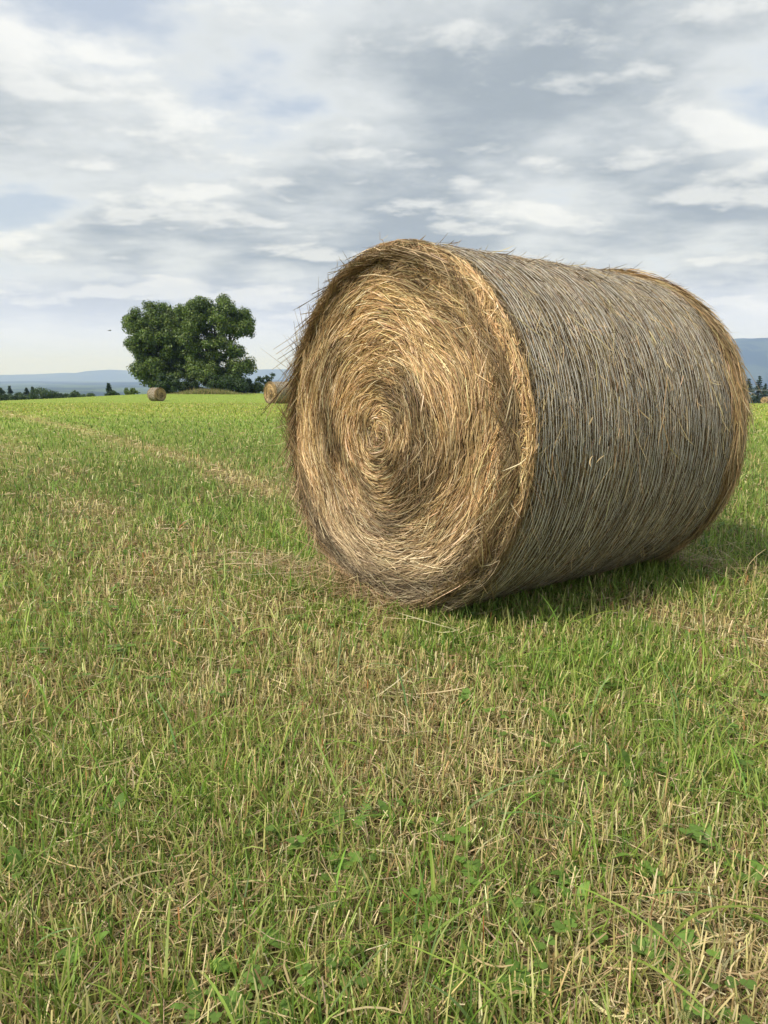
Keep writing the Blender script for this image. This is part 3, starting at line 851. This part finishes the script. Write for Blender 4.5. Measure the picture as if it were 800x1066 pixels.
# ------------------------------------------------------------------ hills across the valley
def ridge(name, dist, prof, depth, label, cols, seed, rough):
    """a ridge at the given distance; prof = (column, skyline row) pairs"""
    px = np.array([p[0] for p in prof], float); py = np.array([p[1] for p in prof], float)
    n, m = 420, 46
    cx = np.linspace(px[0], px[-1], n)
    X = (cx - 400) / F * dist
    top = CAM_Z + (HOR - np.interp(cx, px, py)) / F * dist
    top = np.maximum(top, -70)
    top = top + (fbm(X / (dist * .02), X * 0 + seed, 5, seed) - .5) * rough
    v = np.linspace(-1, 1, m)
    sh = np.cos(v * PI / 2) ** 1.3
    Z = -75 + (top[None] + 75) * sh[:, None] + (fbm(X[None] / (dist * .05) + v[:, None] * 3, v[:, None] * 4 + X[None] * 0, 4, seed + 3) - .5) * rough * 3.0 * (1 - sh[:, None]) * sh[:, None] * 3
    Y = dist + v[:, None] * depth + np.zeros((1, n))
    V = np.stack([np.broadcast_to(X, (m, n)), Y, Z], -1).reshape(-1, 3)
    i = np.arange(m - 1)[:, None] * n; j = np.arange(n - 1)[None]
    Q = np.stack([i + j, i + j + 1, i + n + j + 1, i + n + j], -1).reshape(-1, 4)
    w = fbm(V[:, 0] / (dist * .02), V[:, 1] / (dist * .02), 4, seed + 9)
    C = np.where((w > .56)[:, None], np.array(cols[1]), np.array(cols[0]))
    o = mesh_np(name, V, Q, col=C, mat=M_hill, smooth=True)
    tag(o, label, 'hills', kind='structure')

m_, nt_, N_, L_ = new_mat('forested_hill'); M_hill = m_
o_ = N_.new('ShaderNodeOutputMaterial'); p_ = N_.new('ShaderNodeBsdfPrincipled'); p_.inputs['Roughness'].default_value = 1; p_.inputs['Specular IOR Level'].default_value = 0
a_ = N_.new('ShaderNodeAttribute'); a_.attribute_name = 'Col'; L_.new(a_.outputs['Color'], p_.inputs['Base Color']); L_.new(p_.outputs[0], o_.inputs[0])

FOREST = ((.022, .042, .018), (.05, .075, .028))
ridge('mountain', 6800, [(430, 420), (520, 400), (620, 378), (700, 362), (757, 354.3), (800, 353.6), (900, 353), (1020, 358), (1200, 374), (1350, 400), (1450, 420)], 1900,
      'long blue wooded mountain behind the right of the huge bale', FOREST, 3, 14)
ridge('hills', 8200, [(-700, 410), (-450, 396), (-200, 399), (-60, 398), (0, 397.6), (22, 396.8), (60, 399), (110, 398.2), (180, 397), (260, 396.5), (330, 395), (450, 394), (600, 398), (800, 402), (950, 410)], 1700,
      'lower blue wooded hills behind the left treeline', FOREST, 5, 12)
ridge('hills', 14500, [(-800, 405), (-500, 391), (-200, 393), (-40, 391), (0, 391), (60, 389), (96, 388), (104, 386.2), (122, 385), (142, 386.2), (200, 388), (262, 385.6), (300, 384.6), (350, 388), (500, 385), (650, 389), (900, 400)], 2200,
      'pale far hills on the horizon behind the big leafy trees', FOREST, 8, 18)

# ------------------------------------------------------------------ haze over the whole valley
def haze():
    x0, x1, y0, y1, z0, z1 = -19000., 19000., -9000., 17500., -80., 390.
    V = [(x, y, z) for z in (z0, z1) for y in (y0, y1) for x in (x0, x1)]
    Q = [(0, 2, 3, 1), (4, 5, 7, 6), (0, 1, 5, 4), (2, 6, 7, 3), (0, 4, 6, 2), (1, 3, 7, 5)]
    m, nt, N, L = new_mat('valley_haze')
    o_ = N.new('ShaderNodeOutputMaterial'); v = N.new('ShaderNodeVolumePrincipled')
    v.inputs['Color'].default_value = (.36, .49, 1.0, 1)
    v.inputs['Absorption Color'].default_value = (1, 1, 1, 1)
    v.inputs['Density'].default_value = HAZE
    v.inputs['Anisotropy'].default_value = 0.0
    L.new(v.outputs[0], o_.inputs['Volume'])
    o = mesh_np('haze', V, Q, mat=m)
    tag(o, 'thin bluish summer haze filling the air over the valley', 'haze', kind='stuff')
HAZE = 1.45e-4
haze()

# ------------------------------------------------------------------ light: sun through thin cloud, cloudy sky
SUN_AZ = np.array([-.68, -.60]); SUN_EL = math.radians(46)
sd = Vector((SUN_AZ[0], SUN_AZ[1], 0)).normalized() * math.cos(SUN_EL) + Vector((0, 0, math.sin(SUN_EL)))
sun = bpy.data.lights.new('sun', 'SUN'); sun.energy = 3.15; sun.angle = math.radians(11); sun.color = (1, .93, .82)
so = bpy.data.objects.new('sun', sun); link(so); so.rotation_euler = sd.to_track_quat('Z', 'Y').to_euler(); so.location = (-20, -10, 30)

def build_world():
    w = bpy.data.worlds.new('World'); scene.world = w; w.use_nodes = True
    nt = w.node_tree; N, L = nt.nodes, nt.links; N.clear()
    out = N.new('ShaderNodeOutputWorld'); bg = N.new('ShaderNodeBackground')
    def math_(op, a, b=None, c=None, clamp=False):
        n = N.new('ShaderNodeMath'); n.operation = op; n.use_clamp = clamp
        for i, v in enumerate((a, b, c)):
            if v is None: continue
            if isinstance(v, (int, float)): n.inputs[i].default_value = v
            else: L.new(v, n.inputs[i])
        return n.outputs[0]
    def rng_(v, a, b, c=0.0, d=1.0, sm=True):
        n = N.new('ShaderNodeMapRange'); n.interpolation_type = 'SMOOTHSTEP' if sm else 'LINEAR'
        L.new(v, n.inputs[0])
        for i, q in enumerate((a, b, c, d)): n.inputs[i + 1].default_value = q
        return n.outputs[0]
    def mix(f, a, b):
        n = N.new('ShaderNodeMix'); n.data_type = 'RGBA'
        if isinstance(f, (int, float)): n.inputs[0].default_value = f
        else: L.new(f, n.inputs[0])
        for i, v in ((6, a), (7, b)):
            if isinstance(v, tuple): n.inputs[i].default_value = (*v, 1)
            else: L.new(v, n.inputs[i])
        return n.outputs[2]
    tc = N.new('ShaderNodeTexCoord'); sep = N.new('ShaderNodeSeparateXYZ'); L.new(tc.outputs['Generated'], sep.inputs[0])
    z = math_('MAXIMUM', sep.outputs[2], 0.0)
    zz = math_('ADD', z, .16)
    cx = math_('DIVIDE', sep.outputs[0], zz); cy = math_('DIVIDE', sep.outputs[1], zz)
    comb = N.new('ShaderNodeCombineXYZ'); L.new(cx, comb.inputs[0]); L.new(cy, comb.inputs[1])
    def noise(offset, scale, detail, rough, lac=2.0, dist=0.0, sy=1.0):
        mp = N.new('ShaderNodeMapping'); mp.inputs['Location'].default_value = offset; mp.inputs['Scale'].default_value = (1, sy, 1)
        L.new(comb.outputs[0], mp.inputs[0])
        n = N.new('ShaderNodeTexNoise'); n.inputs['Scale'].default_value = scale; n.inputs['Detail'].default_value = detail
        n.inputs['Roughness'].default_value = rough; n.inputs['Lacunarity'].default_value = lac; n.inputs['Distortion'].default_value = dist
        L.new(mp.outputs[0], n.inputs[0]); return n.outputs[0]
    base = (-7.7, 4.4, 0)
    def cloud_noise(f_, dx, dy):
        """the cloud layer, looked up a little nearer (f_ < 1) or sideways"""
        mp = N.new('ShaderNodeMapping'); mp.inputs['Location'].default_value = (base[0] + dx, base[1] + dy, 0); mp.inputs['Scale'].default_value = (f_ * .92, f_ * 1.12, 1)
        L.new(comb.outputs[0], mp.inputs[0])
        n = N.new('ShaderNodeTexNoise'); n.inputs['Scale'].default_value = 1.55; n.inputs['Detail'].default_value = 10
        n.inputs['Roughness'].default_value = .57; n.inputs['Distortion'].default_value = .0
        L.new(mp.outputs[0], n.inputs[0])
        return n.outputs[0]
    big = cloud_noise(1.0, 0, 0)
    lit = cloud_noise(.945, .05, .0)          # the same cloud a little nearer overhead: its rim catches the light, its base does not
    broad = noise((8.1, 4.2, 0), .7, 3, .5)
    sky = N.new('ShaderNodeTexSky'); sky.sky_type = 'NISHITA'; sky.sun_disc = False
    sky.sun_elevation = SUN_EL; sky.sun_rotation = math.atan2(sd.x, sd.y); sky.air_density = 1; sky.dust_density = 2.5
    sc = N.new('ShaderNodeVectorMath'); sc.operation = 'SCALE'; sc.inputs['Scale'].default_value = .095
    L.new(sky.outputs[0], sc.inputs[0])
    blue = mix(.6, sc.outputs[0], (.62, .68, .77))                               # thin high veil over the blue
    thick = math_('ADD', math_('MULTIPLY', big, .70), math_('MULTIPLY', broad, .50))
    cover = rng_(thick, .45, .56)
    dark = rng_(thick, .49, .71)
    edge = rng_(math_('SUBTRACT', big, lit), .0, .115)
    cloud = mix(dark, (.67, .70, .72), (.315, .36, .398))
    cloud = mix(math_('MULTIPLY', edge, math_('SUBTRACT', 1.0, math_('MULTIPLY', dark, .35))), cloud, (.79, .80, .795))
    s = mix(cover, blue, cloud)
    hz = rng_(z, .01, .15)
    s = mix(hz, (.68, .735, .98), s)
    L.new(s, bg.inputs[0]); bg.inputs[1].default_value = .75
    L.new(bg.outputs[0], out.inputs[0])
build_world()

# ------------------------------------------------------------------ camera and render settings
cd = bpy.data.cameras.new('camera'); cam = bpy.data.objects.new('camera', cd); link(cam)
cam.location = (0, 0, CAM_Z)
cam.rotation_euler = (PI / 2 - math.atan((533 - HOR) / F), 0, 0)
cd.sensor_fit = 'VERTICAL'; cd.sensor_height = 36; cd.lens = 36 * F / 1066
cd.clip_start = .05; cd.clip_end = 60000
scene.camera = cam
vs = scene.view_settings
vs.view_transform = 'Standard'; vs.look = 'None'; vs.gamma = 1; vs.use_curve_mapping = False
vs.exposure = 0.72
cy = scene.cycles
cy.max_bounces = 6; cy.diffuse_bounces = 3; cy.glossy_bounces = 1; cy.transmission_bounces = 3; cy.volume_bounces = 1; cy.transparent_max_bounces = 4
cy.use_denoising = True
cy.caustics_reflective = False; cy.caustics_refractive = False
